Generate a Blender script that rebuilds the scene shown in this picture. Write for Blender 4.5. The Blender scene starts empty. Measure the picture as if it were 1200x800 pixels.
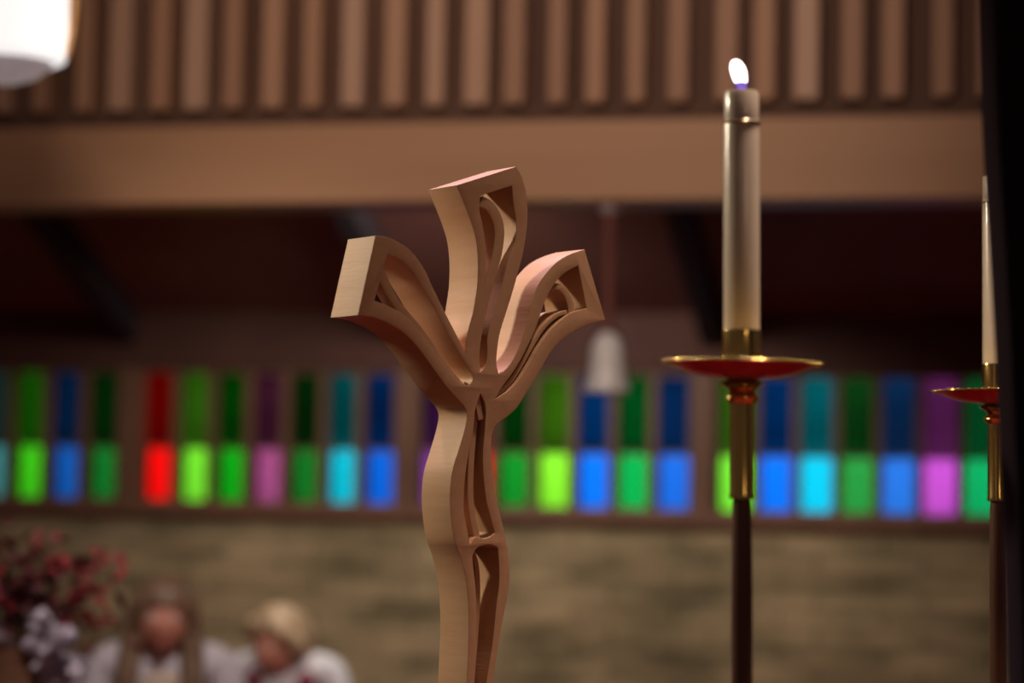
import bpy, bmesh, math, random
from mathutils import Vector, Matrix, Euler, noise

random.seed(7)
S = bpy.context.scene
COL = S.collection

# ------------------------------------------------------------------ camera
F = 2833.0                                   # focal length in pixels (85 mm on a 36 mm wide sensor)
CAM = Vector((0, 0, 1.58))
PITCH, ROLL = math.atan(175 / F), math.radians(1.04)
RM = Euler((math.pi / 2 + PITCH, 0, 0)).to_matrix() @ Matrix.Rotation(ROLL, 3, 'Z')
cam_data = bpy.data.cameras.new('camera')
cam_data.lens, cam_data.sensor_width = 85.0, 36.0
cam_data.dof.use_dof = True
cam_data.dof.focus_distance = 3.75
cam_data.dof.aperture_fstop = 1.65
cam_data.clip_start = 0.05
camera = bpy.data.objects.new('camera', cam_data)
COL.objects.link(camera)
camera.location = CAM
camera.rotation_euler = RM.to_euler()
S.camera = camera

# ------------------------------------------------------------------ exposure, world, lamps' light, added fills
S.view_settings.view_transform = 'Standard'
S.view_settings.look = 'None'
S.view_settings.gamma = 1.0
S.view_settings.exposure = 0.0
S.view_settings.use_curve_mapping = False
world = bpy.data.worlds.new('church_air')
S.world = world
world.use_nodes = True
world.node_tree.nodes['Background'].inputs[0].default_value = (1.0, 0.62, 0.55, 1)
world.node_tree.nodes['Background'].inputs[1].default_value = 0.06


def light(name, typ, loc, power, color, target=None, radius=0.2, spot=60, blend=0.6, size=(1, 1)):
    d = bpy.data.lights.new(name, typ)
    d.energy, d.color = power, color
    if typ in ('POINT', 'SPOT'):
        d.shadow_soft_size = radius
    if typ == 'SPOT':
        d.spot_size, d.spot_blend = math.radians(spot), blend
    if typ == 'AREA':
        d.shape = 'RECTANGLE'
        d.size, d.size_y = size
    o = bpy.data.objects.new(name, d)
    COL.objects.link(o)
    o.location = loc
    if target is not None:
        o.rotation_euler = (Vector(target) - Vector(loc)).to_track_quat('-Z', 'Y').to_euler()
    return o


light('left_aisle_spot_light', 'SPOT', (-2.4, 4.55, 3.15), 270, (1.0, 0.82, 0.62), target=(0.05, 3.7, 1.75), radius=0.14, spot=34, blend=0.7)
light('chancel_spot_light', 'SPOT', (-0.75, 5.5, 4.8), 470, (1.0, 0.64, 0.84), target=(0.02, 3.7, 1.9), radius=0.12, spot=18)
light('nave_fill_light', 'POINT', (1.9, -0.6, 3.4), 16, (1.0, 0.64, 0.40), radius=0.3)  # added warm fill from the camera side, no fitting
light('nave_wash_light', 'SPOT', (-0.6, 2.2, 4.4), 570, (1.0, 0.74, 0.57), target=(0.0, 7.6, 2.85), radius=0.3, spot=40, blend=1.0)
light('aisle_fill_light', 'SPOT', (-0.3, 8.25, 2.78), 92, (1.0, 0.96, 0.82), target=(-0.3, 9.75, 0.9), radius=0.2, spot=118, blend=0.5)  # added fill hidden behind the beam, brightens stone wall and aisle
light('people_fill_light', 'SPOT', (-0.35, 5.3, 3.3), 210, (1.0, 0.80, 0.72), target=(-1.2, 7.5, 1.0), radius=0.2, spot=60, blend=0.8)  # added fill for the seated people and flowers, unseen
light('floor_bounce_light', 'SPOT', (1.0, 3.4, 4.8), 720, (1.0, 0.70, 0.58), target=(0.9, 3.3, 0.0), radius=0.3, spot=42, blend=0.5)  # added to bounce red off the carpet onto the undersides


# ------------------------------------------------------------------ projection and placing helpers
def ray(px, py):
    return RM @ Vector(((px - 600) / F, -(py - 400) / F, -1.0))


def P(px, py, d):
    return CAM + ray(px, py) * d


def on_plane(px, py, p0, n):
    r = ray(px, py)
    return CAM + r * ((p0 - CAM).dot(n) / r.dot(n))


# ------------------------------------------------------------------ object helpers
def tag(o, label=None, cat=None, group=None, kind=None):
    if label: o['label'] = label
    if cat: o['category'] = cat
    if group: o['group'] = group
    if kind: o['kind'] = kind
    return o


def empty(name, loc=(0, 0, 0), rot=(0, 0, 0)):
    o = bpy.data.objects.new(name, None)
    o.empty_display_size = 0.1
    COL.objects.link(o)
    o.location = loc
    o.rotation_euler = rot
    return o


def link_mesh(name, me, m, parent=None, smooth=None):
    o = bpy.data.objects.new(name, me)
    COL.objects.link(o)
    me.materials.clear()
    for q in (m if isinstance(m, (list, tuple)) else [m]):
        me.materials.append(q)
    if parent is not None: o.parent = parent
    if smooth is not None:
        me.shade_smooth()
        if smooth < 180: me.set_sharp_from_angle(angle=math.radians(smooth))
    return o


def obj(name, bm, m, parent=None, smooth=None):
    me = bpy.data.meshes.new(name)
    bmesh.ops.recalc_face_normals(bm, faces=bm.faces)
    bm.to_mesh(me)
    bm.free()
    return link_mesh(name, me, m, parent, smooth)


def add_hexa(bm, c, mat=0):
    """c: 8 corners, bottom four then top four."""
    v = [bm.verts.new(p) for p in c]
    for f in ((0, 1, 2, 3), (4, 5, 6, 7), (0, 1, 5, 4), (1, 2, 6, 5), (2, 3, 7, 6), (3, 0, 4, 7)):
        bm.faces.new([v[i] for i in f]).material_index = mat
    return v


def add_box(bm, x0, x1, y0, y1, z0, z1, fn=None, bevel=0.0):
    c = [(x0, y0, z0), (x1, y0, z0), (x1, y1, z0), (x0, y1, z0), (x0, y0, z1), (x1, y0, z1), (x1, y1, z1), (x0, y1, z1)]
    if fn: c = [fn(*p) for p in c]
    v = add_hexa(bm, c)
    if bevel:
        ed = list({e for q in v for e in q.link_edges})
        bmesh.ops.bevel(bm, geom=ed, offset=bevel, segments=2, affect='EDGES', profile=0.7)


def add_lathe(bm, prof, n=48, center=(0, 0)):
    """prof: (radius, z) from bottom to top."""
    rings = []
    for r, z in prof:
        if r < 1e-6:
            rings.append([bm.verts.new((center[0], center[1], z))])
        else:
            rings.append([bm.verts.new((center[0] + r * math.cos(2 * math.pi * k / n), center[1] + r * math.sin(2 * math.pi * k / n), z)) for k in range(n)])
    for a, b in zip(rings, rings[1:]):
        for k in range(n):
            j = (k + 1) % n
            if len(a) == 1 and len(b) == 1: continue
            if len(a) == 1: bm.faces.new((a[0], b[j], b[k]))
            elif len(b) == 1: bm.faces.new((a[k], a[j], b[0]))
            else: bm.faces.new((a[k], a[j], b[j], b[k]))
    for rg, flip in ((rings[0], True), (rings[-1], False)):
        if len(rg) > 1: bm.faces.new(rg[::-1] if flip else rg)


def lathe(prof, n=48):
    bm = bmesh.new()
    add_lathe(bm, prof, n)
    return bm


def add_tube(bm, pts, radii, n=10):
    pts = [Vector(p) for p in pts]
    if not isinstance(radii, (list, tuple)): radii = [radii] * len(pts)
    prev = None
    rings = []
    for i, p in enumerate(pts):
        t = (pts[min(i + 1, len(pts) - 1)] - pts[max(i - 1, 0)]).normalized()
        a = t.orthogonal().normalized() if prev is None else (prev - t * prev.dot(t)).normalized()
        prev = a
        b = t.cross(a)
        rings.append([bm.verts.new(p + (a * math.cos(2 * math.pi * k / n) + b * math.sin(2 * math.pi * k / n)) * radii[i]) for k in range(n)])
    for q, w in zip(rings, rings[1:]):
        for k in range(n):
            bm.faces.new((q[k], q[(k + 1) % n], w[(k + 1) % n], w[k]))
    bm.faces.new(rings[0][::-1])
    bm.faces.new(rings[-1])


def add_ball(bm, c, r, seg=20, rings=12, scale=(1, 1, 1), rot=None):
    m = Matrix.Translation(c)
    if rot is not None: m = m @ rot.to_matrix().to_4x4()
    m = m @ Matrix.Diagonal((r * scale[0], r * scale[1], r * scale[2], 1))
    bmesh.ops.create_uvsphere(bm, u_segments=seg, v_segments=rings, radius=1.0, matrix=m)


def catmull(pts, closed=False, step=6):
    """A smooth polyline through pts; a point with a third value is a corner."""
    pts = [tuple(p) + ((0,) if len(p) == 2 else ()) for p in pts]

    def run(seq):
        out = []
        n = len(seq)
        for i in range(n - 1):
            p1, p2 = Vector(seq[i][:2]), Vector(seq[i + 1][:2])
            p0 = Vector(seq[i - 1][:2]) if i else p1 * 2 - p2
            p3 = Vector(seq[i + 2][:2]) if i + 2 < n else p2 * 2 - p1
            for s in range(step):
                t = s / step
                out.append(0.5 * (2 * p1 + (p2 - p0) * t + (2 * p0 - 5 * p1 + 4 * p2 - p3) * t * t + (3 * p1 - p0 - 3 * p2 + p3) * t ** 3))
        return out
    if not closed:
        return run(pts) + [Vector(pts[-1][:2])]
    k = next(i for i, p in enumerate(pts) if p[2])
    pts = pts[k:] + pts[:k] + [pts[k]]
    out, seg = [], [pts[0]]
    for p in pts[1:]:
        seg.append(p)
        if p[2]:
            out += run(seg) if len(seg) > 2 else [Vector(seg[0][:2])]
            seg = [p]
    return out


def flat_solid(name, loops, depth, bevel):
    """A solid slab from 2-D loops (the first is the outline, the others holes); z runs from -depth/2 to depth/2."""
    cu = bpy.data.curves.new(name, 'CURVE')
    cu.dimensions, cu.fill_mode = '2D', 'BOTH'
    cu.extrude = depth / 2 - bevel
    cu.bevel_depth, cu.bevel_resolution = bevel, 2
    cu.offset = -bevel
    for lp in loops:
        sp = cu.splines.new('POLY')
        sp.points.add(len(lp) - 1)
        for q, p in zip(sp.points, lp): q.co = (p[0], p[1], 0, 1)
        sp.use_cyclic_u = True
    t = bpy.data.objects.new(name, cu)
    COL.objects.link(t)
    bpy.context.view_layer.update()
    dg = bpy.context.evaluated_depsgraph_get()
    me = bpy.data.meshes.new_from_object(t.evaluated_get(dg))
    bpy.data.objects.remove(t)
    bpy.data.curves.remove(cu)
    bm = bmesh.new()
    bm.from_mesh(me)
    bmesh.ops.remove_doubles(bm, verts=bm.verts, dist=1e-5)
    bm.to_mesh(me)
    bm.free()
    return me


# ------------------------------------------------------------------ materials
MATS = {}


def material(name, color, rough=0.5, metal=0.0, bump=None, vary=None, emit=None, spec=0.5, coat=0.0, sss=0.0):
    """vary: (second colour, scale xyz, contrast); bump: (strength, scale xyz)."""
    if name in MATS: return MATS[name]
    m = bpy.data.materials.new(name)
    m.use_nodes = True
    nt = m.node_tree
    b = nt.nodes['Principled BSDF']
    b.inputs['Base Color'].default_value = (*color, 1)
    b.inputs['Roughness'].default_value = rough
    b.inputs['Metallic'].default_value = metal
    b.inputs['Specular IOR Level'].default_value = spec
    b.inputs['Coat Weight'].default_value = coat
    if sss:
        b.inputs['Subsurface Weight'].default_value = sss
        b.inputs['Subsurface Radius'].default_value = (0.02, 0.012, 0.006)
    if emit:
        b.inputs['Emission Color'].default_value = (*emit[0], 1)
        b.inputs['Emission Strength'].default_value = emit[1]

    def tex(scale, detail=4):
        tc = nt.nodes.new('ShaderNodeTexCoord')
        mp = nt.nodes.new('ShaderNodeMapping')
        mp.inputs['Scale'].default_value = scale
        nz = nt.nodes.new('ShaderNodeTexNoise')
        nz.inputs['Scale'].default_value = 1.0
        nz.inputs['Detail'].default_value = detail
        nt.links.new(tc.outputs['Object'], mp.inputs[0])
        nt.links.new(mp.outputs[0], nz.inputs['Vector'])
        return nz
    if vary:
        nz = tex(vary[1])
        rp = nt.nodes.new('ShaderNodeValToRGB')
        c = vary[2] if len(vary) > 2 else 0.15
        rp.color_ramp.elements[0].position = 0.5 - c
        rp.color_ramp.elements[1].position = 0.5 + c
        rp.color_ramp.elements[0].color = (*color, 1)
        rp.color_ramp.elements[1].color = (*vary[0], 1)
        nt.links.new(nz.outputs['Fac'], rp.inputs[0])
        nt.links.new(rp.outputs[0], b.inputs['Base Color'])
    if bump:
        nz = tex(bump[1], 6)
        bp = nt.nodes.new('ShaderNodeBump')
        bp.inputs['Strength'].default_value = bump[0]
        bp.inputs['Distance'].default_value = 0.02
        nt.links.new(nz.outputs['Fac'], bp.inputs['Height'])
        nt.links.new(bp.outputs[0], b.inputs['Normal'])
    MATS[name] = m
    return m


def stone_material():
    m = bpy.data.materials.new('coursed_stone')
    m.use_nodes = True
    nt = m.node_tree
    b = nt.nodes['Principled BSDF']
    b.inputs['Roughness'].default_value = 0.9
    tc = nt.nodes.new('ShaderNodeTexCoord')
    sx = nt.nodes.new('ShaderNodeSeparateXYZ')
    cb = nt.nodes.new('ShaderNodeCombineXYZ')
    nt.links.new(tc.outputs['Object'], sx.inputs[0])
    nt.links.new(sx.outputs['X'], cb.inputs['X'])
    nt.links.new(sx.outputs['Z'], cb.inputs['Y'])
    br = nt.nodes.new('ShaderNodeTexBrick')
    br.inputs['Scale'].default_value = 1.0
    br.inputs['Brick Width'].default_value = 0.42
    br.inputs['Row Height'].default_value = 0.075
    br.inputs['Mortar Size'].default_value = 0.006
    br.inputs['Color1'].default_value = (0.38, 0.30, 0.185, 1)
    br.inputs['Color2'].default_value = (0.27, 0.21, 0.125, 1)
    br.inputs['Mortar'].default_value = (0.13, 0.10, 0.06, 1)
    br.offset, br.squash = 0.37, 1.0
    nt.links.new(cb.outputs[0], br.inputs['Vector'])
    nz = nt.nodes.new('ShaderNodeTexNoise')
    mp = nt.nodes.new('ShaderNodeMapping')
    mp.inputs['Scale'].default_value = (2.2, 2.2, 8)
    nz.inputs['Detail'].default_value = 5
    nz.inputs['Scale'].default_value = 1
    nt.links.new(tc.outputs['Object'], mp.inputs[0])
    nt.links.new(mp.outputs[0], nz.inputs['Vector'])
    rp = nt.nodes.new('ShaderNodeValToRGB')
    rp.color_ramp.elements[0].position, rp.color_ramp.elements[1].position = 0.36, 0.66
    rp.color_ramp.elements[0].color = (0.50, 0.52, 0.46, 1)
    rp.color_ramp.elements[1].color = (1.35, 1.28, 1.25, 1)
    nt.links.new(nz.outputs['Fac'], rp.inputs[0])
    mx = nt.nodes.new('ShaderNodeMix')
    mx.data_type, mx.blend_type = 'RGBA', 'MULTIPLY'
    mx.inputs[0].default_value = 1.0
    nt.links.new(br.outputs['Color'], mx.inputs[6])
    nt.links.new(rp.outputs[0], mx.inputs[7])
    nt.links.new(mx.outputs[2], b.inputs['Base Color'])
    bp = nt.nodes.new('ShaderNodeBump')
    bp.inputs['Strength'].default_value = 0.6
    bp.inputs['Distance'].default_value = 0.03
    nt.links.new(nz.outputs['Fac'], bp.inputs['Height'])
    nt.links.new(bp.outputs[0], b.inputs['Normal'])
    return m


def batten_material():
    """Cedar battens: every board has its own tone along the wall."""
    m = bpy.data.materials.new('cedar_batten')
    m.use_nodes = True
    nt = m.node_tree
    b = nt.nodes['Principled BSDF']
    b.inputs['Roughness'].default_value = 0.6
    at = nt.nodes.new('ShaderNodeAttribute')
    at.attribute_name = 'tone'
    rp = nt.nodes.new('ShaderNodeValToRGB')
    e = rp.color_ramp.elements
    e[0].color, e[1].color = (0.30, 0.165, 0.10, 1), (0.46, 0.30, 0.215, 1)
    k = e.new(0.5)
    k.color = (0.40, 0.225, 0.135, 1)
    nt.links.new(at.outputs['Fac'], rp.inputs[0])
    nt.links.new(rp.outputs[0], b.inputs['Base Color'])
    return m


def glass_material(name, tint):
    m = bpy.data.materials.new(name)
    m.use_nodes = True
    nt = m.node_tree
    nt.nodes.remove(nt.nodes['Principled BSDF'])
    out = nt.nodes['Material Output']
    tr = nt.nodes.new('ShaderNodeBsdfTransparent')
    tr.inputs[0].default_value = (*[math.sqrt(q) for q in tint], 1)      # light crosses two faces
    gl = nt.nodes.new('ShaderNodeBsdfGlossy')
    gl.inputs['Roughness'].default_value = 0.08
    gl.inputs[0].default_value = (0.5, 0.5, 0.5, 1)
    mx = nt.nodes.new('ShaderNodeMixShader')
    mx.inputs[0].default_value = 0.008
    nt.links.new(tr.outputs[0], mx.inputs[1])
    nt.links.new(gl.outputs[0], mx.inputs[2])
    nt.links.new(mx.outputs[0], out.inputs['Surface'])
    return m


MAPLE = material('carved_maple', (0.50, 0.305, 0.155), rough=0.6, vary=((0.57, 0.365, 0.20), (60, 6, 60), 0.3), bump=(0.03, (220, 20, 220)))
DARKWOOD = material('dark_stained_wood', (0.07, 0.032, 0.017), rough=0.35, vary=((0.10, 0.048, 0.026), (30, 30, 3)))
BEAMWOOD = material('fir_beam', (0.36, 0.20, 0.105), rough=0.55, vary=((0.42, 0.245, 0.135), (0.6, 6, 14), 0.25))
SLATBACK = material('shaded_recess_board', (0.085, 0.042, 0.028), rough=0.8, vary=((0.11, 0.056, 0.036), (3, 3, 1)))  # shade between battens and over the beam put into the dark colour
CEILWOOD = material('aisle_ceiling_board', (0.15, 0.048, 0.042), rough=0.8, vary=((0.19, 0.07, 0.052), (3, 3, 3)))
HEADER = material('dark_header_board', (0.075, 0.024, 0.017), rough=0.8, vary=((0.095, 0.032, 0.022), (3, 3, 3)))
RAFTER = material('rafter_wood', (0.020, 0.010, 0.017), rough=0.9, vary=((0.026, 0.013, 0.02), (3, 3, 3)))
FRAMEWOOD = material('window_frame_wood', (0.155, 0.068, 0.04), rough=0.6, vary=((0.20, 0.09, 0.055), (10, 10, 2)))
BRASS = material('polished_brass', (0.70, 0.53, 0.17), rough=0.16, metal=1.0, vary=((0.64, 0.48, 0.15), (40, 40, 40)))
REDREFLECT = material('red_reflection_metal', (0.72, 0.03, 0.06), rough=0.28, metal=0.2, vary=((0.76, 0.04, 0.065), (30, 30, 30)), coat=0.4)  # reflected red of the surroundings put into the base colour
WAX = material('ivory_candle_wax', (0.57, 0.51, 0.385), rough=0.24, vary=((0.60, 0.54, 0.41), (8, 8, 30)), coat=0.25)
WICK = material('charred_wick', (0.02, 0.015, 0.01), rough=0.9, vary=((0.03, 0.02, 0.015), (90, 90, 90)))
FLAME = material('flame', (0, 0, 0), rough=1.0, emit=((1.0, 0.82, 0.80), 5.0))
FLAMEBASE = material('flame_base', (0, 0, 0), rough=1.0, emit=((0.30, 0.16, 0.80), 0.75))
CARPET = material('red_carpet', (0.34, 0.035, 0.035), rough=0.95, vary=((0.29, 0.028, 0.028), (40, 40, 40)), bump=(0.3, (200, 200, 200)))
BLACK = material('black_painted_timber', (0.013, 0.006, 0.011), rough=0.9, vary=((0.010, 0.006, 0.009), (20, 20, 4)), spec=0.05)
OPAL = material('opal_glass', (0.74, 0.78, 0.82), rough=0.3, vary=((0.78, 0.82, 0.86), (5, 5, 5)), sss=0.1)
LAMPGLASS = material('lit_opal_glass', (0.8, 0.8, 0.8), rough=0.4, emit=((1.0, 0.99, 0.97), 0.85))
LAMPLENS = material('lamp_lens_glass', (0.42, 0.38, 0.40), rough=0.2, vary=((0.6, 0.56, 0.58), (9, 9, 9)), emit=((1.0, 0.85, 0.85), 0.18))
AMBER = material('amber_glass', (0.50, 0.27, 0.09), rough=0.3, vary=((0.56, 0.31, 0.11), (5, 5, 5)))
LAMPMETAL = material('bronze_metal', (0.16, 0.12, 0.09), rough=0.5, metal=0.8, vary=((0.20, 0.15, 0.11), (9, 9, 9)))
PALEOUT = material('pale_outdoor', (0.80, 0.80, 0.80), rough=0.9, vary=((0.72, 0.72, 0.72), (2, 2, 2)))  # pale surface for the added slab behind the lower panes and the ground
BACKDROP = material('dark_backdrop', (0.026, 0.024, 0.018), rough=0.9, vary=((0.062, 0.056, 0.042), (2.2, 2.2, 0.4)))  # added dark surface that keeps the upper panes dim
SKIN = material('skin', (0.58, 0.25, 0.17), rough=0.5, vary=((0.63, 0.27, 0.19), (14, 14, 14)), sss=0.1)
STONE = stone_material()

# ------------------------------------------------------------------ the setting: axes along the far wall
TH = math.radians(12.2)
U = Vector((math.cos(TH), -math.sin(TH), 0))
N = Vector((math.sin(TH), math.cos(TH), 0))
O = P(600, 575, 10.0)
O.z = 0
RZ = -TH


def wall_uz(px, py, v=0.0):
    p = on_plane(px, py, O + N * v, N)
    return (p - O).dot(U), p.z


def struct(name, bm, m, smooth=None):
    o = obj(name, bm, m, None, smooth)
    o['kind'] = 'structure'
    o.location = O
    o.rotation_euler = (0, 0, RZ)
    return o


UL, UR = -4.2, 4.2
z_sill = wall_uz(600, 598)[1]
z_mid = wall_uz(600, 529)[1]
z_top = wall_uz(600, 434)[1]

bm = bmesh.new()
add_box(bm, -7, 7, -13, 1.0, -0.12, 0)
struct('floor', bm, CARPET)
bm = bmesh.new()
add_box(bm, UL - 1, UR + 1, 0, 0.32, 0, z_sill - 0.045)
struct('wall_back', bm, STONE)
bm = bmesh.new()
add_box(bm, UL - 1, UR + 1, -0.05, 0.34, z_sill - 0.045, z_sill, bevel=0.008)
struct('trim_1', bm, FRAMEWOOD)
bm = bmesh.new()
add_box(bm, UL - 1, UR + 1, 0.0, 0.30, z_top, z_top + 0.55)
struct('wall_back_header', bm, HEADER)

# aisle roof: boards and rafters falling towards the far wall
VB = -2.5
zc0 = z_top + 0.24
slope = 0.40
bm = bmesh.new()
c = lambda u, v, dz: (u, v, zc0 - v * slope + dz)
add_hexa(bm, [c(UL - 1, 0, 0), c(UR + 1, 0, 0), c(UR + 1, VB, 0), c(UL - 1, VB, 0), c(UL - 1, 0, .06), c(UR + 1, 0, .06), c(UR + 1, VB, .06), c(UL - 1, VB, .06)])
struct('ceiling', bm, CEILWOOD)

# beam, ledge and batten wall above it
zb0 = wall_uz(600, 240, VB)[1]
zb1 = wall_uz(600, 148, VB)[1]
zl = wall_uz(600, 126, VB)[1]
bm = bmesh.new()
add_box(bm, UL - 1, UR + 1, VB - 0.10, VB + 0.14, zb0, zb1, bevel=0.006)
struct('beam', bm, BEAMWOOD)
bm = bmesh.new()
add_box(bm, UL - 1, UR + 1, VB + 0.02, VB + 0.12, zb1, zb1 + 2.2)
struct('wall_clerestory', bm, SLATBACK)
bm = bmesh.new()
add_box(bm, UL - 1, UR + 1, VB - 0.03, VB + 0.02, zb1, zl, bevel=0.004)
struct('trim_2', bm, SLATBACK)  # dark strip, the shadow gap above the beam put into its colour
bm = bmesh.new()
tone = []
u_s0 = wall_uz(150, 80, VB)[0]
pitch = (wall_uz(1062, 80, VB)[0] - u_s0) / 19.2
k0 = int((UL - 0.5 - u_s0) / pitch)
for k in range(k0, k0 + 80):
    u = u_s0 + k * pitch + random.uniform(-.012, .012)
    if u > UR + .5: break
    w = pitch * random.uniform(0.21, 0.29)
    n0 = len(bm.verts)
    add_box(bm, u - w, u + w, VB - 0.075, VB + 0.02, zl, zb1 + 2.2, bevel=0.004)
    tone += [random.random()] * (len(bm.verts) - n0)
me_o = struct('trim_3', bm, batten_material())
a = me_o.data.attributes.new('tone', 'FLOAT', 'POINT')
a.data.foreach_set('value', tone)

# rafters
u0 = wall_uz(150, 400)[0]
u1 = wall_uz(834, 400)[0]
ru = [u0 + (u1 - u0) * t for t in (-0.5, 0, 0.5, 1, 1.5)]
for i, u in enumerate(ru):
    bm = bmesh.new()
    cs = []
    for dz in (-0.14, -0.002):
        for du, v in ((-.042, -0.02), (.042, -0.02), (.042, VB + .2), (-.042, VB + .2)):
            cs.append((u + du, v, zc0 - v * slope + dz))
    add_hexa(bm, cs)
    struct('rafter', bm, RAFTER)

# ------------------------------------------------------------------ coloured windows: groups of seven lights between posts
LIME, BLUE, GREEN, RED, MAUVE, DGREEN, CYAN, PURPLE, MAGENTA, SKYB = (
    (0.17, 0.80, 0.02), (0.004, 0.13, 0.62), (0.004, 0.40, 0.02), (0.95, 0.006, 0.006), (0.42, 0.085, 0.27), (0.006, 0.22, 0.02),
    (0.004, 0.52, 0.66), (0.22, 0.045, 0.33), (0.52, 0.08, 0.60), (0.03, 0.20, 0.70))
groups = [
    ([None, None, None, None, (0.05, 0.30, 0.30), (0.05, 0.62, 0.01), (0.006, 0.10, 0.45), (0.006, 0.17, 0.02)], (-106, 20, 28, 72, 115)),
    ([(0.95, 0.004, 0.004), (0.17, 0.78, 0.03), (0.004, 0.36, 0.008), (0.32, 0.065, 0.20), (0.006, 0.15, 0.015), (0.004, 0.46, 0.60), (0.004, 0.12, 0.68)], (180, 441)),
    ([PURPLE, RED, (0.006, 0.26, 0.02), (0.24, 0.88, 0.03), (0.004, 0.18, 0.95), (0.004, 0.42, 0.075), (0.012, 0.14, 0.72)], (508, 787)),
    ([(0.19, 0.84, 0.04), (0.004, 0.18, 0.98), (0.004, 0.60, 0.90), (0.02, 0.30, 0.05), (0.02, 0.17, 0.72), (0.52, 0.08, 0.60), (0.004, 0.38, 0.11)], (860, 1150)),
]
names = {}
for gi, (cols, ends) in enumerate(groups):
    if gi == 0:
        ua, ub = wall_uz(28, 560)[0], wall_uz(115, 560)[0]
        sp = (ub - ua) / 2
        cols = cols[4:]
        us = [ua - sp, ua, ua + sp, ub]
    else:
        ua, ub = wall_uz(ends[0], 560)[0], wall_uz(ends[1], 560)[0]
        sp = (ub - ua) / 6
        us = [ua + sp * k for k in range(7)]
    root = empty('window_%d' % (gi + 1), (0, 0, 0))
    root.location = O
    root.rotation_euler = (0, 0, RZ)
    root['kind'] = 'structure'
    hw = sp * 0.5
    mw = sp * 0.105
    bm = bmesh.new()
    a0, a1 = us[0] - hw, us[-1] + hw
    add_box(bm, a0, a1, 0.02, 0.12, z_sill, z_sill + 0.018)
    add_box(bm, a0, a1, 0.02, 0.12, z_top - 0.018, z_top)
    for k in range(len(us) + 1):
        u = us[0] - hw + k * sp
        add_box(bm, u - mw, u + mw, 0.02, 0.12, z_sill + 0.018, z_top - 0.018)
    for u in us:
        add_box(bm, u - hw + mw, u + hw - mw, 0.055, 0.085, z_mid - 0.006, z_mid + 0.006)
    obj('window_frame', bm, FRAMEWOOD, root)
    for u, col in zip(us, cols):
        gm = glass_material('stained_glass', col)
        for zz0, zz1 in ((z_sill + 0.018, z_mid - 0.006), (z_mid + 0.006, z_top - 0.018)):
            bm = bmesh.new()
            add_box(bm, u - hw + mw, u + hw - mw, 0.067, 0.073, zz0, zz1)
            obj('glass_pane', bm, gm, root)
    names[gi] = (a0, a1)
# posts between the window groups
edges = [(names[0][1], names[1][0]), (names[1][1], names[2][0]), (names[2][1], names[3][0]), (names[3][1], names[3][1] + 0.12), (UL - 1, names[0][0])]
for i, (e0, e1) in enumerate(edges):
    bm = bmesh.new()
    add_box(bm, e0, e1, -0.01, 0.16, z_sill, z_top, bevel=0.004)
    struct('trim_%d' % (i + 4), bm, FRAMEWOOD)
bm = bmesh.new()
add_box(bm, names[3][1] + 0.12, UR + 1, 0.0, 0.16, z_sill, z_top)
struct('trim_9', bm, CEILWOOD)

# outside, added to backlight the panes: lit pale slab, dark hedge behind it
zg = wall_uz(600, 529, 1.6)[1]  # top edge set so lower panes look bright and upper ones dark
bm = bmesh.new()
add_box(bm, UL - 1.5, UR + 1.5, 1.6, 1.8, 0, zg)
tag(struct('pale_backdrop', bm, PALEOUT), kind='structure')
bm = bmesh.new()
add_box(bm, UL - 2, UR + 2, 2.2, 2.9, 0, 3.4)
bmesh.ops.subdivide_edges(bm, edges=bm.edges, cuts=12, use_grid_fill=True)
for v in bm.verts:
    v.co.y += 0.14 * noise.noise(v.co * 2.3)
h = struct('backdrop', bm, BACKDROP)
tag(h, 'added dark hedge seen through the upper panes of the coloured windows', 'backdrop', kind='stuff')
bm = bmesh.new()
add_box(bm, -7, 7, 1.0, 6, -0.12, 0)
struct('ground', bm, PALEOUT)
for du in (-2.2, 0.2, 2.6):
    p = O + U * du + N * 0.55
    light('pane_backlight', 'AREA', (p.x, p.y, 3.3), 84, (1.0, 1.0, 1.0), target=O + U * du + N * 1.75 + Vector((0, 0, 1.55)), size=(2.0, 0.25))  # added lights that brighten the pale slab behind the glass

# ------------------------------------------------------------------ carved cross
D0 = 3.72
AC = math.radians(35)
NF = Vector((math.sin(AC), -math.cos(AC), 0))          # outward normal of the carved face
XF = Vector((math.cos(AC), math.sin(AC), 0))           # along the carved face
C0 = P(560, 500, D0)
DEPTH = 0.080


def cx(px, py):
    p = on_plane(px, py, C0, NF)
    q = p - C0
    return (q.dot(XF), q.z)


def cloop(pts, step=6):
    return [cx(*p) for p in catmull(pts, True, step)]


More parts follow.
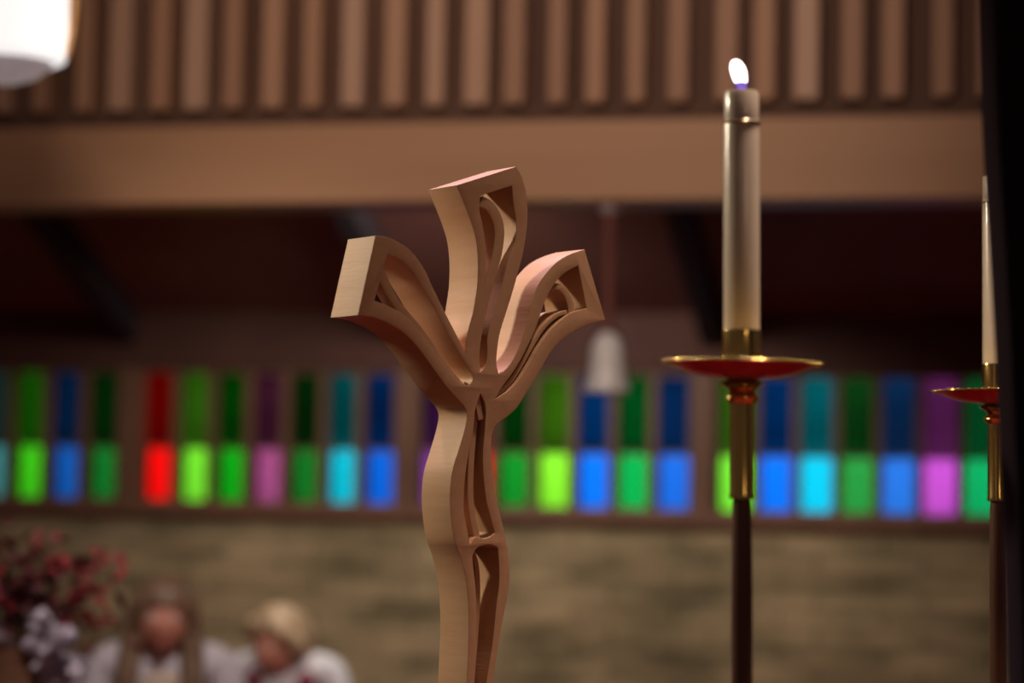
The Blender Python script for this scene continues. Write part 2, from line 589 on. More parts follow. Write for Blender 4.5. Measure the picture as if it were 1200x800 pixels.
OUTER = [(440, 276, 1), (452, 277.5), (463, 281.5), (481, 293.5), (496, 313), (508, 338), (521.5, 366), (535, 392), (546, 414.6, 1),
         (546.6, 398), (549.5, 383), (554, 367), (557, 350), (559.3, 334), (560, 318), (559.8, 300), (557.6, 280), (552, 260), (543.5, 238), (535, 217, 1),
         (605, 195, 1), (612, 208), (617, 228), (618.4, 248), (617, 272), (613, 296), (607.5, 318), (600, 345), (592, 370), (586, 390), (582.8, 410), (582, 426), (584.5, 438, 1),
         (592, 433), (600, 423), (607.5, 408), (613.7, 390), (618.7, 372), (623.7, 353), (630, 335), (640, 320), (652.5, 307), (667.5, 298), (685, 292, 1),
         (709.5, 375, 1), (695, 378.5), (680, 384), (667.5, 391), (655, 401), (645, 413), (635, 430), (625, 447), (615, 463), (607, 476), (597, 486), (586, 494),
         (579.5, 501), (576.3, 510), (575.7, 523), (576.8, 541), (579, 563.5), (582.4, 586), (586.9, 605), (591, 623), (595, 642), (597.5, 660), (597.5, 675), (596, 692),
         (592.5, 710), (589, 728), (585.3, 750), (581.7, 773), (578, 800), (574, 850), (576, 900), (582, 950), (586, 1010, 1),
         (532, 1010, 1), (538, 950), (544, 900), (546, 850), (547, 800), (548.2, 773), (549.3, 746), (549.3, 721), (548.2, 697), (545.3, 674), (539.6, 652), (533, 634), (530, 617), (527.7, 595), (527.7, 572), (530.6, 550),
         (537.4, 527.5), (544, 505), (547.2, 488), (545, 478), (538, 469), (523.5, 453), (508, 432), (492.5, 410.5), (477, 393), (457.5, 380), (438, 372), (419.5, 369, 1)]
H_LEFT = [(454.7, 298.5, 1), (470, 305), (484, 319), (495, 337), (506.4, 356), (517.4, 378), (529.7, 400), (542, 420), (551, 434), (554, 444), (549, 452, 1),
          (536.6, 446), (525.6, 433), (512, 415), (498, 396), (484.4, 379), (470.7, 366.5), (454, 358), (439, 352, 1)]
H_MID = [(563, 229, 1), (600, 217.5, 1), (602, 240), (605, 260), (604, 280), (600, 293), (594, 310), (588, 335), (580, 362), (574, 382), (571, 398), (571, 414), (569, 428), (563, 436, 1),
         (558, 430), (555.5, 414), (557, 398), (561, 382), (566, 354), (569, 320), (569.4, 300), (568, 280), (565, 260), (562, 246)]
H_RIGHT = [(677.5, 311, 1), (687.5, 361, 1), (670, 366), (662.5, 371), (647.5, 384), (632.5, 404), (620, 426), (607, 446), (594, 459), (581, 467, 1),
           (588, 454), (600, 438), (611, 420), (620, 402), (628, 384), (634, 366), (640, 350), (648.7, 334), (660, 321)]
H_STEM = [(563, 461, 1), (567.5, 470), (569.5, 484), (568, 506), (566, 530), (566.5, 555), (570, 586), (575, 606), (580, 624, 1), (574, 629), (566, 631), (558, 629), (551, 637, 1),
          (546.5, 615), (543.5, 595), (545, 561), (550, 527), (555, 500), (557, 480)]
H_LOW = [(553.5, 652, 1), (558, 643), (566, 639), (575, 638), (583.5, 642, 1), (585, 665), (584.7, 687), (581.3, 714), (577, 755), (570, 800), (564, 850, 1), (556, 850, 1), (556, 800), (557.5, 764), (558.5, 720), (557.5, 690), (555, 668)]

cross = empty('altar_cross')
tag(cross, 'carved light maple cross with three hollow flaring arms on a wavy stem', 'cross')
cross_base = Vector((C0.x, C0.y, 0))
# local frame of the cross: x along the face, y into the depth, z up
cross.matrix_world = Matrix.Translation(cross_base) @ Matrix.Rotation(AC, 4, 'Z')
SL = Matrix.Rotation(math.pi / 2, 4, 'X')                # slab (x, y, z) -> (x, -z, y): its front looks at -y


def cross_part(name, loops, front, back, bevel, m=MAPLE):
    """front/back: distances behind the carved face."""
    me = flat_solid(name, loops, back - front, bevel)
    me.transform(Matrix.Translation((0, (front + back) / 2, C0.z)) @ SL)
    return link_mesh(name, me, m, cross, 20)


def ribbon(pts, w):
    c = catmull(pts, False, 5)
    n = len(c)
    L, R = [], []
    for i, p in enumerate(c):
        t = (c[min(i + 1, n - 1)] - c[max(i - 1, 0)]).normalized()
        nn = Vector((-t.y, t.x))
        ww = w if not callable(w) else w(i / (n - 1))
        L.append(p + nn * ww / 2)
        R.append(p - nn * ww / 2)
    return [cx(*p) for p in L + R[::-1]]


cross_part('carved_frame', [cloop(OUTER), cloop(H_LEFT), cloop(H_MID), cloop(H_RIGHT), cloop(H_STEM), cloop(H_LOW)], 0, DEPTH, 0.0009)
for pts, w, fr, bk in [
    ([(565, 236), (575, 241), (584, 256), (587, 274), (584, 298), (578, 320), (572, 343), (566, 370), (561, 396), (559, 420), (561, 440)], lambda t: 13 - 5 * t, .003, .034),
    ([(449, 318), (455, 334), (464, 351), (477, 367), (491, 383), (507, 404), (520, 424), (534, 441), (548, 456)], lambda t: 11 - 5 * t, .005, .030),
    ([(646, 337), (658, 336), (667, 346), (671, 358), (672, 372)], 8, .004, .066),
    ([(672, 364), (656, 369), (641, 382), (630, 398), (618, 419), (605, 441), (592, 456), (578, 468)], 5, .006, .060),
    ([(562, 484), (559.5, 505), (557.5, 530), (556, 555), (556, 585), (559, 610), (565, 634)], 7, .010, .064),
    ([(559, 638), (565, 650), (569, 668), (570, 700), (568, 740), (564, 790), (560, 852)], 5, .022, .066),
    ([(546, 449), (556, 456), (564, 457), (574, 453), (586, 458)], 6, .006, .064),
    ([(565, 432), (566, 448), (561, 462), (563, 476), (566, 492)], 7, .004, .060),
]:
    cross_part('inner_rib', [ribbon(pts, w)], fr, bk, 0.0012)
zt = cx(559, 1008)[1] + C0.z
bm = bmesh.new()
add_lathe(bm, [(0.012, 0.05), (0.019, 0.06), (0.019, zt - 0.06), (0.024, zt - 0.05), (0.030, zt - 0.02), (0.030, zt + 0.004), (0.0, zt + 0.006)], 32, (0, DEPTH / 2))
obj('pole', bm, MAPLE, cross, 40)
bm = bmesh.new()
add_lathe(bm, [(0.0, 0.0), (0.19, 0.0), (0.19, 0.025), (0.15, 0.045), (0.05, 0.06), (0.032, 0.14), (0.0, 0.14)], 40, (0, DEPTH / 2))
obj('base', bm, MAPLE, cross, 40)

# ------------------------------------------------------------------ candlesticks and candles
KS = 3.25 / F                                          # metres per pixel at the nearer candlestick


def candlestick(loc, rot, label):
    """zb: height of the drip pan's rim; lengths are in metres."""
    root = empty('candlestick', loc, rot)
    tag(root, label, 'candlestick', 'tall candlesticks beside the cross')
    return root


def make_candlestick(label, target, lean, pan_tilt):
    rot = Euler((0, lean, 0))
    zb = target.z / math.cos(lean)
    root = candlestick(target - rot.to_matrix() @ Vector((0, 0, zb)), rot, label)
    k = KS
    z = lambda px: zb - (px - 427) * k                 # pixel row (of the nearer stick) to height
    obj('base', lathe([(0.0, 0.0), (0.17, 0.0), (0.17, 0.02), (0.14, 0.035), (0.07, 0.05), (0.03, 0.09), (0.02, 0.13), (0.0, 0.13)], 48), BRASS, root, 40)
    obj('shaft', lathe([(0.0, 0.12), (12.3 * k, 0.12), (12.3 * k, z(700)), (11.3 * k, z(592)), (10.6 * k, z(584)), (0, z(583))], 40), DARKWOOD, root, 40)
    obj('ferrule', lathe([(0, z(584)), (15.4 * k, z(584)), (15.4 * k, z(579)), (14.6 * k, z(577)), (14.6 * k, z(473)), (12 * k, z(472)), (0, z(471))], 48), BRASS, root, 40)
    obj('knop', lathe([(0, z(474)), (13 * k, z(474)), (17 * k, z(471)), (20 * k, z(467)), (19.5 * k, z(464)), (15 * k, z(460)), (16.5 * k, z(456)), (20 * k, z(453)), (26 * k, z(450.5)), (26.5 * k, z(448.5)),
                         (24 * k, z(447)), (18 * k, z(445)), (17.5 * k, z(441)), (0, z(441))], 48), BRASS, root, 40)
    # the drip pan: underside coloured like a red reflection, brass rim, tipped a little on its collar
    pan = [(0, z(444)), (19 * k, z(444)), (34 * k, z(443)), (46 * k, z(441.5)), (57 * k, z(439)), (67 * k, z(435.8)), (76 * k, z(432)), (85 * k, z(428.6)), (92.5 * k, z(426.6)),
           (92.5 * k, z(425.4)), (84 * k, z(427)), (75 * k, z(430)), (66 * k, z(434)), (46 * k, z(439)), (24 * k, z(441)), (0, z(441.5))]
    p = obj('drip_pan', lathe(pan, 72), [REDREFLECT, BRASS], root, 50)
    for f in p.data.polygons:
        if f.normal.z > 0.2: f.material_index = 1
    bm = bmesh.new()
    add_tube(bm, [(93 * k * math.cos(t * math.pi / 40), 93 * k * math.sin(t * math.pi / 40), z(426)) for t in range(81)], 1.5 * k, 8)
    for t in range(60):
        a = t * math.pi / 30
        add_ball(bm, (93.4 * k * math.cos(a), 93.4 * k * math.sin(a), z(425.6)), 1.9 * k, 8, 6)
    rim = obj('rim', bm, BRASS, p, 180)
    p.matrix_parent_inverse = Matrix.Identity(4)
    R = Matrix.Translation((0, 0, z(438))) @ Matrix.Rotation(pan_tilt, 4, 'Y') @ Matrix.Translation((0, 0, -z(438)))
    p.matrix_local = R
    obj('candle_socket', lathe([(0, z(441)), (22 * k, z(441)), (22.6 * k, z(437)), (22.6 * k, z(388)), (22.3 * k, z(387)), (21.8 * k, z(387)), (22.0 * k, z(405)), (0, z(405))], 48), BRASS, root, 40)
    return root, rot, zb


def make_candle(label, stick, rot, zb, height_px, lit):
    k = KS
    z0 = zb - (403 - 427) * k                          # foot of the candle inside the socket
    root = empty('candle', stick.location + rot.to_matrix() @ Vector((0, 0, z0)), rot)
    tag(root, label, 'candle', 'ivory candles in brass sockets')
    H = height_px * k
    r = 21.3 * k
    obj('wax', lathe([(0, 0), (r, 0), (r, H - 40 * k), (r * .985, H - 39 * k), (0, H - 39 * k)], 48), WAX, root, 40)
    obj('cap', lathe([(0, H - 38.8 * k), (r * .99, H - 38.8 * k), (r * 1.01, H - 36 * k), (r * .97, H - 35 * k), (r * .97, H - 2 * k), (r * .92, H), (r * .55, H - 1.5 * k), (0, H - 2 * k)], 48), WAX, root, 40)
    bm = bmesh.new()
    add_tube(bm, [(r * 1.0 * math.cos(t * math.pi / 24), r * 1.0 * math.sin(t * math.pi / 24), H - 37.6 * k) for t in range(49)], 1.1 * k, 8)
    obj('ring', bm, BRASS, root, 180)
    bm = bmesh.new()
    add_tube(bm, [(0, 0, H - 3 * k), (0, 0, H + 2.5 * k), (0.6 * k, 0, H + 6 * k)], [1.1 * k, 1.0 * k, .7 * k], 8)
    obj('wick', bm, WICK, root, 60)
    if lit:
        prof = [(0, 1), (4, 2.5), (6.0, 6), (7.2, 11), (8.6, 18), (9.2, 24), (8.4, 30), (6.0, 35), (2.8, 37.5), (0, 38)]
        for nm, sel, m in (('flame', prof[3:], FLAME), ('flame_base', prof[:4], FLAMEBASE)):
            bm = bmesh.new()
            if nm == 'flame': sel = [(0, sel[0][1] + .2)] + [(q, w + .2) for q, w in sel]
            add_lathe(bm, [(q * k, w * k) for q, w in sel], 24)
            for v in bm.verts:
                t = v.co.z / (38 * k)
                v.co.x += -8.0 * k * t ** 1.2 + 1.0 * k
                v.co.z += H
            obj(nm, bm, m, root, 180)
        q = root.location + rot.to_matrix() @ Vector((-4 * k, 0, H + 22 * k))
        light('candle_flame_light', 'POINT', q, 0.6, (1.0, 0.62, 0.42), radius=0.012)
    return root


LEAN = math.radians(-0.75)
s1, r1, zb1_ = make_candlestick('brass topped candlestick beside the cross, with a drip pan coloured as if reflecting red, holding the lit candle', P(869.2, 427, 3.25), LEAN, math.radians(1.2))
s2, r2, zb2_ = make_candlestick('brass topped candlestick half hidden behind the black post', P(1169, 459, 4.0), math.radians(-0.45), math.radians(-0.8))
make_candle('tall ivory candle with a burning flame beside the cross', s1, r1, zb1_, 298, True)
make_candle('unlit ivory candle half hidden behind the black post', s2, r2, zb2_, 288, False)

# ------------------------------------------------------------------ black post at the edge of the view
DP = 3.0
edge = [(1158, -300), (1162, 0), (1165, 150), (1168, 220), (1172, 300), (1178, 440), (1183, 600), (1187, 800), (1190, 1100), (1193, 1500), (1195, 2050)]
zero = P(1200, 575, DP)
lp = []
for p in catmull(edge, False, 4):
    q = P(p[0], p[1], DP)
    lp.append((q.x - zero.x, max(q.z, 0.0)))
ztop = lp[0][1]
lp = [q for q in lp if q[1] > 0.001] + [(lp[-1][0], 0.0), (0.085, 0.0), (0.085, ztop)]
me = flat_solid('post', lp and [lp], 0.10, 0.004)
me.transform(SL)
post = link_mesh('post', me, BLACK, None, 30)
post.location = (zero.x, zero.y, 0)
tag(post, 'black timber post standing in front of the second candlestick', 'post')

# ------------------------------------------------------------------ hanging lamps
def pendant_drum():
    d = 6.0
    k = d / F
    c = P(2, 72, d)
    root = empty('pendant_lamp', (c.x, c.y, c.z))
    tag(root, 'large bright round pendant lamp hanging by the batten wall', 'lamp')
    r = 76 * k
    bm = bmesh.new()
    add_lathe(bm, [(0, 0.0), (r * .90, 0.0), (r * .97, 0.006), (r, 0.025), (r, 0.42), (r * .9, 0.45), (0, 0.45)], 56)
    obj('lamp_shade', bm, LAMPGLASS, root, 50)
    for a in range(4):
        bm = bmesh.new()
        m = Matrix.Rotation(a * math.pi / 2 + .02, 4, 'Z')
        pts = [(r * .97, 0.012), (r * 1.01, 0.03), (r * 1.06, 0.08), (r * 1.09, 0.14), (r * 1.10, 0.25), (r * 1.10, 0.42), (r * .9, 0.455)]
        for (x0, z0), (x1, z1) in zip(pts, pts[1:]):
            add_hexa(bm, [m @ Vector(q) for q in ((x0 - .004, -.012, z0), (x0 + .006, -.012, z0), (x0 + .006, .012, z0), (x0 - .004, .012, z0),
                                                  (x1 - .004, -.012, z1), (x1 + .006, -.012, z1), (x1 + .006, .012, z1), (x1 - .004, .012, z1))])
        obj('strap', bm, AMBER, root)
    bm = bmesh.new()
    add_lathe(bm, [(0, -0.055), (r * .3, -0.052), (r * .55, -0.038), (r * .74, -0.012), (r * .79, -0.002), (0, -0.002)], 56)
    obj('lens', bm, LAMPLENS, root, 50)
    bm = bmesh.new()
    add_lathe(bm, [(0, 0.45), (r * .9, 0.45), (r * .5, 0.52), (0.02, 0.56), (0.011, 0.6), (0.011, 1.6), (0, 1.6)], 40)
    obj('stem', bm, LAMPMETAL, root, 40)


def pendant_bell():
    c = on_plane(711, 459, O + N * (VB - 0.02), N)
    d = (c - CAM).dot(RM @ Vector((0, 0, -1)))
    k = d / F
    root = empty('pendant_lamp', (c.x, c.y, c.z))
    tag(root, 'white bell shaped glass pendant hanging on a thin rod before the coloured windows', 'lamp')
    bm = bmesh.new()
    prof = [(27, 0), (27, 5), (23.5, 14), (21, 28), (20, 42), (18.5, 54), (14.5, 63), (8, 69), (4, 71)]
    add_lathe(bm, [(0, 4 * k)] + [((q - 3) * k, (w + 4) * k) for q, w in prof[:1]] + [(q * k, w * k) for q, w in prof] + [(0, 71 * k)], 48)
    obj('lamp_shade', bm, OPAL, root, 60)
    top = zb0 - c.z                                       # underside of the beam
    bm = bmesh.new()
    add_lathe(bm, [(0, 70 * k), (8 * k, 70 * k), (8 * k, 78 * k), (6 * k, 84 * k), (6 * k, top - 6 * k), (0, top - 6 * k)], 20)
    obj('stem', bm, CEILWOOD, root, 40)
    bm = bmesh.new()
    add_lathe(bm, [(0, top - 12 * k), (8 * k, top - 12 * k), (14 * k, top - 8 * k), (15 * k, top + 0.0005), (0, top + 0.0005)], 28)
    obj('canopy', bm, OPAL, root, 40)


pendant_drum()
pendant_bell()

# ------------------------------------------------------------------ flowers at the left
def flowers():
    d = 6.3
    k = d / F
    RL = material('red_flower_leaf', (0.15, 0.004, 0.012), rough=0.7, vary=((0.23, 0.007, 0.016), (12, 12, 12)))
    DL = material('maroon_flower_leaf', (0.06, 0.004, 0.010), rough=0.7, vary=((0.09, 0.006, 0.012), (9, 9, 9)))
    ST = material('brown_twig', (0.10, 0.05, 0.03), rough=0.8, vary=((0.14, 0.07, 0.04), (20, 20, 20)))
    WH = material('pale_lilac_petal', (0.78, 0.76, 0.86), rough=0.6, vary=((0.55, 0.52, 0.64), (14, 14, 14)))
    POT = material('brown_basket', (0.20, 0.095, 0.05), rough=0.8, vary=((0.26, 0.13, 0.07), (20, 20, 60)), bump=(0.6, (40, 40, 160)))
    base = P(8, 800, d)
    zt = P(8, 752, d).z
    root = empty('flower_arrangement', (base.x, base.y, 0))
    tag(root, 'basket of red leafy branches and pale lilac flowers in front of the stone wall', 'flowers')
    L = lambda px, py, dy=0.0: Vector((P(px, py, d).x - base.x, dy, P(px, py, d).z))
    obj('stand', lathe([(0, 0), (0.15, 0), (0.15, 0.03), (0.04, 0.07), (0.04, zt - 0.34), (0.14, zt - 0.30), (0, zt - 0.29)], 32), DARKWOOD, root, 40)
    obj('basket', lathe([(0, zt - 0.292), (0.085, zt - 0.292), (0.12, zt - 0.15), (0.105, zt - 0.02), (0.115, zt), (0.10, zt), (0.09, zt - 0.04), (0, zt - 0.05)], 40), POT, root, 40)
    bm, bs = bmesh.new(), bmesh.new()
    bd = bmesh.new()

    def leaf(b, c, s, rnd):
        rot = Euler((rnd.uniform(-1.2, 1.2), rnd.uniform(-1.2, 1.2), rnd.uniform(0, 6.28))).to_matrix()
        pts = [(0, -1, 0), (.34, -.45, .1), (.42, .1, .14), (.2, .65, .05), (0, 1, -.12), (-.2, .65, .05), (-.42, .1, .14), (-.34, -.45, .1)]
        v = [b.verts.new(c + rot @ Vector(p) * s) for p in pts]
        m = b.verts.new(c + rot @ Vector((0, 0, 0.0)) * s)
        for i in range(8): b.faces.new((v[i], v[(i + 1) % 8], m))
    rnd = random.Random(3)
    tips = [(12, 640), (45, 668), (30, 700), (5, 690), (70, 650), (100, 668), (118, 690), (88, 705), (60, 712), (122, 735), (95, 742), (-25, 650), (-20, 700), (30, 730), (112, 660), (62, 730)]
    for t, (px, py) in enumerate(tips):
        tip = L(px, py, rnd.uniform(-.10, .12))
        foot = Vector((rnd.uniform(-.04, .04), rnd.uniform(-.04, .04), zt - 0.05))
        mid = foot.lerp(tip, .5) + Vector((rnd.uniform(-.02, .02), 0, .04))
        add_tube(bs, [foot, mid, tip], [.004, .003, .002], 6)
        for j in range(13):
            s = rnd.uniform(.016, .032)
            p = tip + Vector((rnd.gauss(0, .032), rnd.gauss(0, .03), rnd.gauss(0, .028)))
            leaf(bm if (py < 700 and rnd.random() < .7 or px > 75) else bd, p, s, rnd)
    for j in range(170):
        p = L(rnd.gauss(25, 28), rnd.gauss(710, 25), rnd.uniform(-.1, .1))
        leaf(bd, p, rnd.uniform(.02, .036), rnd)
    obj('branches', bs, ST, root, 60)
    obj('red_leaves', bm, RL, root, 60)
    obj('maroon_leaves', bd, DL, root, 60)
    for px, py, r in [(52, 728, 17), (82, 745, 18), (62, 770, 24), (92, 785, 22), (5, 742, 15), (70, 800, 26), (45, 752, 12)]:
        b = bmesh.new()
        c = L(px, py, rnd.uniform(-.13, -.05))
        for j in range(70):
            v = Vector((rnd.gauss(0, 1), rnd.gauss(0, 1), rnd.gauss(0, 1))).normalized()
            leaf(b, c + v * r * k * .78, r * k * .36, rnd)
        add_ball(b, c, r * k * .7, 12, 8)
        obj('blossom', b, WH, root, 60)


flowers()


# ------------------------------------------------------------------ people on the pew
def skinned(verts, edges, radii, sub=2, root=0):
    me = bpy.data.meshes.new('skeleton')
    me.from_pydata(verts, edges, [])
    o = bpy.data.objects.new('skeleton', me)
    COL.objects.link(o)
    o.modifiers.new('skin', 'SKIN')
    for i, s in enumerate(me.skin_vertices[0].data):
        r = radii[i]
        s.radius = r if isinstance(r, tuple) else (r, r)
        s.use_root = (i == root)
    if sub:
        o.modifiers.new('sub', 'SUBSURF').levels = sub
    bpy.context.view_layer.update()
    out = bpy.data.meshes.new_from_object(o.evaluated_get(bpy.context.evaluated_depsgraph_get()))
    bpy.data.objects.remove(o)
    bpy.data.meshes.remove(me)
    return out


def fuse(bm, voxel):
    me = bpy.data.meshes.new('fused')
    bm.to_mesh(me)
    bm.free()
    o = bpy.data.objects.new('fused', me)
    COL.objects.link(o)
    r = o.modifiers.new('remesh', 'REMESH')
    r.mode, r.voxel_size = 'VOXEL', voxel
    s = o.modifiers.new('smooth', 'SMOOTH')
    s.iterations, s.factor = 4, 0.5
    bpy.context.view_layer.update()
    out = bpy.data.meshes.new_from_object(o.evaluated_get(bpy.context.evaluated_depsgraph_get()))
    bpy.data.objects.remove(o)
    bpy.data.meshes.remove(me)
    return out


def g(x, y, z, cx_, cy_, cz_, s):
    return math.exp(-((x - cx_) ** 2 + (y - cy_) ** 2 + (z - cz_) ** 2) / (s * s))


def head_bm(M):
    """A head about its own centre, face towards -y, moved by matrix M."""
    bm = bmesh.new()
    bmesh.ops.create_icosphere(bm, subdivisions=5, radius=1.0)
    for v in bm.verts:
        x, y, z = v.co
        px_, py_, pz_ = x * .074, y * .094, z * .112
        if z < 0:
            px_ *= 1 - .30 * z * z
            py_ = py_ * (1 - .12 * z * z) - .010 * z * z
        if y < 0: py_ *= 0.94
        d = 0.0
        d += .026 * g(px_, 0, pz_, 0, 0, -.022, .015) * (y < 0)          # nose tip
        d += .014 * g(px_, 0, pz_, 0, 0, .004, .016) * (y < 0)           # nose bridge
        d -= .012 * (g(px_, 0, pz_, .031, 0, .010, .016) + g(px_, 0, pz_, -.031, 0, .010, .016)) * (y < 0)
        d += .008 * g(px_, 0, pz_, 0, 0, -.058, .020) * (y < 0)          # lips
        d += .010 * g(px_, 0, pz_, 0, 0, -.100, .026) * (y < 0)          # chin
        d += .006 * (g(px_, 0, pz_, .03, 0, .034, .02) + g(px_, 0, pz_, -.03, 0, .034, .02)) * (y < 0)
        v.co = (px_, py_ - d, pz_)
    for sx in (-1, 1):
        add_ball(bm, (sx * .075, .008, -.006), 1.0, 14, 10, (.009, .018, .031), Euler((.15, 0, sx * .35)))
    bm.transform(M)
    return bm


HAND_F = [(-.030, .074, .0072), (-.010, .084, .0076), (.010, .080, .0074), (.029, .066, .0066)]


def seated(name, label, pos, facing, nod, turn, tilt, shirt, trousers, hair_fn, hair_m, extra=None, head_drop=0.0, sh=0.185):
    """pos: where the seat of the person is on the floor plan; facing: rotation of the whole figure about z (0 looks at -y)."""
    root = empty(name, pos, (0, 0, facing))
    tag(root, label, 'person')
    V, E, Rr = [], [], []

    def j(p, r, to=None):
        V.append(Vector(p)); Rr.append(r)
        if to is not None: E.append((to, len(V) - 1))
        return len(V) - 1
    pel = j((0, 0, .53), (.15, .115))
    wai = j((0, -.01, .68), (.125, .095), pel)
    che = j((0, -.02, .86), (.145, .10), wai)
    sho = j((0, -.01, .98), (.11, .075), che)
    nek = j((0, -.025 - .35 * head_drop, 1.055 - .5 * head_drop), .050, sho)
    hd = j((0, -.04 - .8 * head_drop, 1.12 - head_drop), .048, nek)
    hands = []
    for s in (-1, 1):
        a = j((s * sh, 0, .965), .056, sho)
        b = j((s * (sh + .045), -.03, .71), .043, a)
        c_ = j((s * .14, -.22, .635), .029, b)
        hnd = j((s * .075, -.29, .635), (.034, .016), c_)
        hands.append((hnd, s))
        h_ = j((s * .10, -.05, .51), .088, pel)
        k_ = j((s * .12, -.46, .50), .060, h_)
        an = j((s * .12, -.44, .10), .040, k_)
        j((s * .13, -.60, .04), (.036, .028), an)
    me = skinned(V, E, Rr)
    bm = bmesh.new()
    bm.from_mesh(me)
    for hnd, s in hands:                                  # five separate fingers, curled on the lap
        o_ = V[hnd]
        dirv = Vector((-s * .80, -.60, -.02)).normalized()
        side = Vector((-dirv.y, dirv.x, 0))
        for off, ln, r in HAND_F:
            q = o_ + side * off + dirv * .030
            add_tube(bm, [q - dirv * .02, q + dirv * ln * .4, q + dirv * ln * .7 + Vector((0, 0, -.008)), q + dirv * ln * .92 + Vector((0, 0, -.024))], [r, r, r * .92, r * .75], 8)
        q = o_ + side * (.032 * (-s)) - dirv * .01
        add_tube(bm, [q, q + side * (.022 * -s) + dirv * .022, q + side * (.028 * -s) + dirv * .055], [.010, .0095, .0075], 8)
    HM = Matrix.Translation((0, -.045 - .8 * head_drop, 1.175 - head_drop)) @ Matrix.Rotation(turn, 4, 'Z') @ Matrix.Rotation(tilt, 4, 'Y') @ Matrix.Rotation(nod, 4, 'X')
    hb = head_bm(HM)
    tmp = bpy.data.meshes.new('head')
    hb.to_mesh(tmp)
    hb.free()
    bm.from_mesh(tmp)
    link_mesh('body', fuse(bm, .0065), SKIN, root, 180)
    EYE = material('eye_white', (0.75, 0.72, 0.68), rough=0.3, vary=((0.7, 0.68, 0.64), (30, 30, 30)))
    IRIS = material('eye_iris', (0.03, 0.02, 0.015), rough=0.2, vary=((0.05, 0.03, 0.02), (30, 30, 30)))
    LIP = material('lips', (0.42, 0.13, 0.11), rough=0.45, vary=((0.46, 0.15, 0.12), (30, 30, 30)))
    for s in (-1, 1):
        b = bmesh.new()
        add_ball(b, (s * .031, -.072, .010), .0125, 14, 10)
        b.transform(HM)
        e = obj('eye', b, EYE, root, 180)
        b = bmesh.new()
        add_ball(b, (s * .031, -.0805, .010), .0055, 12, 8)
        b.transform(HM)
        obj('iris', b, IRIS, e, 180)
    b = bmesh.new()
    add_ball(b, (0, -.093, -.056), .021, 14, 8, (1, .32, .30))
    b.transform(HM)
    obj('mouth', b, LIP, root, 180)
    # clothes follow the body, a little outside it
    keep = [i for i in range(len(V)) if i not in (hd,)]
    VV, EE, RR, mp = [], [], [], {}
    for i in (pel, wai, che, sho):
        mp[i] = len(VV); VV.append(V[i]); r = Rr[i]; RR.append((r[0] + .014, r[1] + .014))
    EE += [(0, 1), (1, 2), (2, 3)]
    for (hnd, s) in hands:
        a_, b_, c_ = hnd - 3, hnd - 2, hnd - 1
        st = mp[sho]
        for i in (a_, b_, c_):
            VV.append(V[i] if i != c_ else V[i].lerp(V[b_], .08)); RR.append((Rr[i] + .013,) * 2)
            EE.append((st, len(VV) - 1)); st = len(VV) - 1
    link_mesh('shirt', skinned(VV, EE, RR), shirt, root, 180)
    VV, EE, RR = [V[pel] + Vector((0, 0, -.01))], [], [(.168, .132)]
    for (hnd, s) in hands:
        st = 0
        for i in (hnd + 1, hnd + 2, hnd + 3):
            VV.append(V[i]); RR.append((Rr[i] + .014,) * 2)
            EE.append((st, len(VV) - 1)); st = len(VV) - 1
    link_mesh('trousers', skinned(VV, EE, RR), trousers, root, 180)
    for (hnd, s) in hands:
        b = bmesh.new()
        an = V[hnd + 3]
        add_tube(b, [(an.x, an.y + .06, .045), (an.x, an.y - .03, .05), (an.x + s * .008, an.y - .13, .043), (an.x + s * .012, an.y - .21, .036)], [.040, .047, .044, .028], 14)
        for v in b.verts: v.co.z = max(v.co.z, 0.0)
        obj('shoe', b, DARKWOOD, root, 60)
    hbm = bmesh.new()
    hair_fn(hbm, HM, root)
    link_mesh('hair', fuse(hbm, .007), hair_m, root, 180)
    if extra: extra(root, V, pel, wai, che, sho)
    return root


def long_hair(bm, M, root):
    b = bmesh.new()
    add_ball(b, (0, .012, .032), 1.0, 28, 20, (.088, .112, .104))
    for s in (-1, 1):
        add_tube(b, [(s * .03, -.055, .118), (s * .075, -.045, .06), (s * .085, -.012, -.03), (s * .092, -.02, -.11), (s * .098, -.045, -.19), (s * .085, -.06, -.25)], [.018, .028, .034, .038, .036, .014], 14)
    add_tube(b, [(0, .07, .02), (0, .085, -.08), (0, .095, -.18), (0, .10, -.24)], [.075, .08, .07, .03], 16)
    for v in list(b.verts):                                # keep the face clear
        if v.co.y < -.035 and abs(v.co.x) < .054 and -.12 < v.co.z < .036: v.co.y = -.030
    b.transform(M)
    t = bpy.data.meshes.new('t'); b.to_mesh(t); b.free(); bm.from_mesh(t)


def bob_hair(bm, M, root):
    b = bmesh.new()
    add_ball(b, (0, .016, .030), 1.0, 28, 20, (.094, .108, .108))
    for s in (-1, 1):
        add_tube(b, [(s * .04, -.05, .11), (s * .080, -.035, .05), (s * .088, .01, -.02), (s * .082, .03, -.07)], [.022, .032, .036, .016], 14)
    add_tube(b, [(0, .07, .04), (0, .092, -.03), (0, .085, -.085)], [.07, .07, .05], 16)
    for v in list(b.verts):
        if v.co.y < -.04 and abs(v.co.x) < .060 and -.12 < v.co.z < .060: v.co.y = -.04
    b.transform(M)
    t = bpy.data.meshes.new('t'); b.to_mesh(t); b.free(); bm.from_mesh(t)


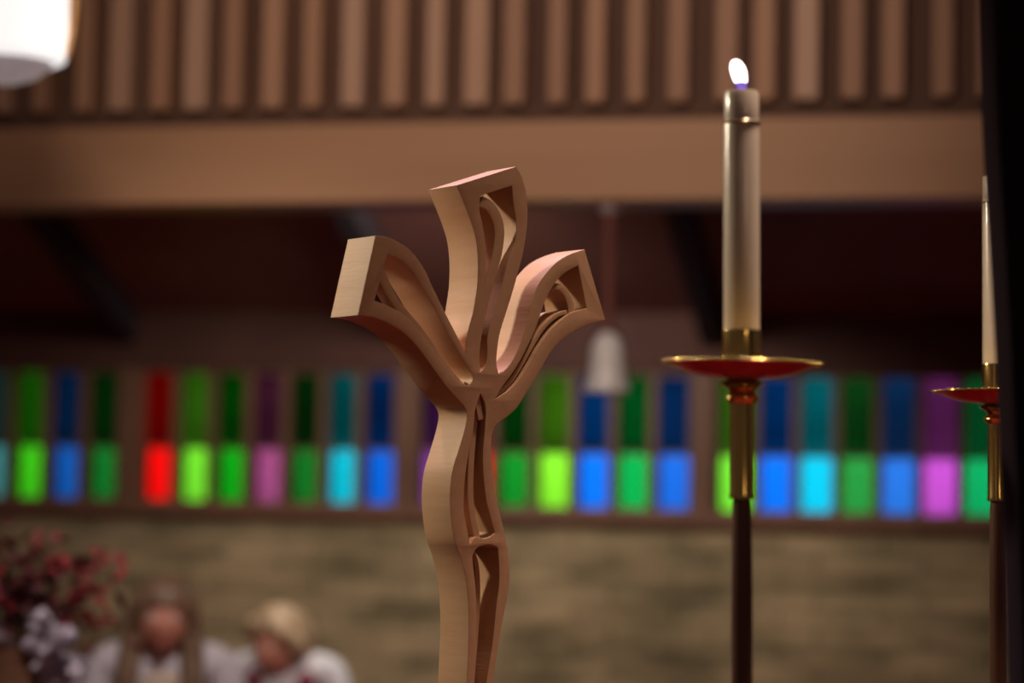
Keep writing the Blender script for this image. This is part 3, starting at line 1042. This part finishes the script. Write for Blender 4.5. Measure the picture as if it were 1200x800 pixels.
WHITE = material('white_cotton', (0.62, 0.60, 0.66), rough=0.8, vary=((0.56, 0.54, 0.60), (12, 12, 12)))
BEIGE = material('beige_knit', (0.52, 0.42, 0.33), rough=0.85, vary=((0.46, 0.37, 0.29), (20, 20, 20)))
MAROON = material('maroon_felt', (0.16, 0.012, 0.03), rough=0.85, vary=((0.12, 0.01, 0.024), (14, 14, 14)))
NAVY = material('dark_blue_denim', (0.03, 0.035, 0.06), rough=0.85, vary=((0.04, 0.045, 0.075), (14, 14, 14)))
BROWNHAIR = material('brown_hair', (0.13, 0.075, 0.045), rough=0.5, vary=((0.24, 0.16, 0.10), (60, 60, 5), 0.2))
BLONDHAIR = material('ash_blond_hair', (0.30, 0.19, 0.105), rough=0.5, vary=((0.46, 0.33, 0.22), (50, 50, 6), 0.2))


def beige_panel(root, V, pel, wai, che, sho):
    me = skinned([V[pel] + Vector((0, -.034, .02)), V[wai] + Vector((0, -.034, 0)), V[che] + Vector((0, -.034, 0)), V[sho] + Vector((0, -.020, -.015))],
                 [(0, 1), (1, 2), (2, 3)], [(.12, .13), (.105, .105), (.105, .112), (.085, .088)])
    link_mesh('beige_top', me, BEIGE, root, 180)


def vest(root, V, pel, wai, che, sho):
    for s in (-1, 1):
        me = skinned([V[pel] + Vector((s * .085, 0, -.02)), V[wai] + Vector((s * .085, 0, 0)), V[che] + Vector((s * .095, 0, 0)), V[sho] + Vector((s * .095, 0, .028))],
                     [(0, 1), (1, 2), (2, 3)], [(.088, .138), (.060, .118), (.060, .130), (.050, .108)])
        link_mesh('vest_panel', me, MAROON, root, 180)


DW = 7.7
pw = P(190, 790, DW)
seated('person', 'person with long brown hair in a white cardigan over a beige top', (pw.x, pw.y, 0), 0.15, 0.10, -0.05, 0.04, WHITE, NAVY, long_hair, BROWNHAIR, beige_panel, head_drop=0.07).scale = (1.05, 1.05, 1.05)
DM = 8.6
pm = P(334, 790, DM)
seated('person', 'person with ash blond bobbed hair looking down, in a white shirt and maroon vest', (pm.x, pm.y, 0), -0.12, 0.42, -0.62, 0.0, WHITE, NAVY, bob_hair, BLONDHAIR, vest, head_drop=0.10).scale = (.965, .965, .965)

# the pews they sit on
for c_, rz, who in ((pw + Vector((-.13, -.02, 0)), 0.15, 'the long haired person in the white cardigan'), (pm, -0.12, 'the blond person in the maroon vest')):
    pew = empty('pew', (c_.x, c_.y, 0), (0, 0, rz))
    tag(pew, 'short wooden pew under ' + who, 'pew', 'pews by the stone wall')
    bm = bmesh.new(); add_box(bm, -.42, .42, -.26, .20, .30, .34, bevel=.008); obj('seat', bm, BEAMWOOD, pew)
    bm = bmesh.new(); add_box(bm, -.42, .42, .20, .235, .32, .84, bevel=.008); obj('backrest', bm, BEAMWOOD, pew)
    for q in (-1, 1):
        bm = bmesh.new(); add_box(bm, q * .44 - .02, q * .44 + .02, -.28, .24, 0, .86, bevel=.008); obj('end_panel', bm, BEAMWOOD, pew)
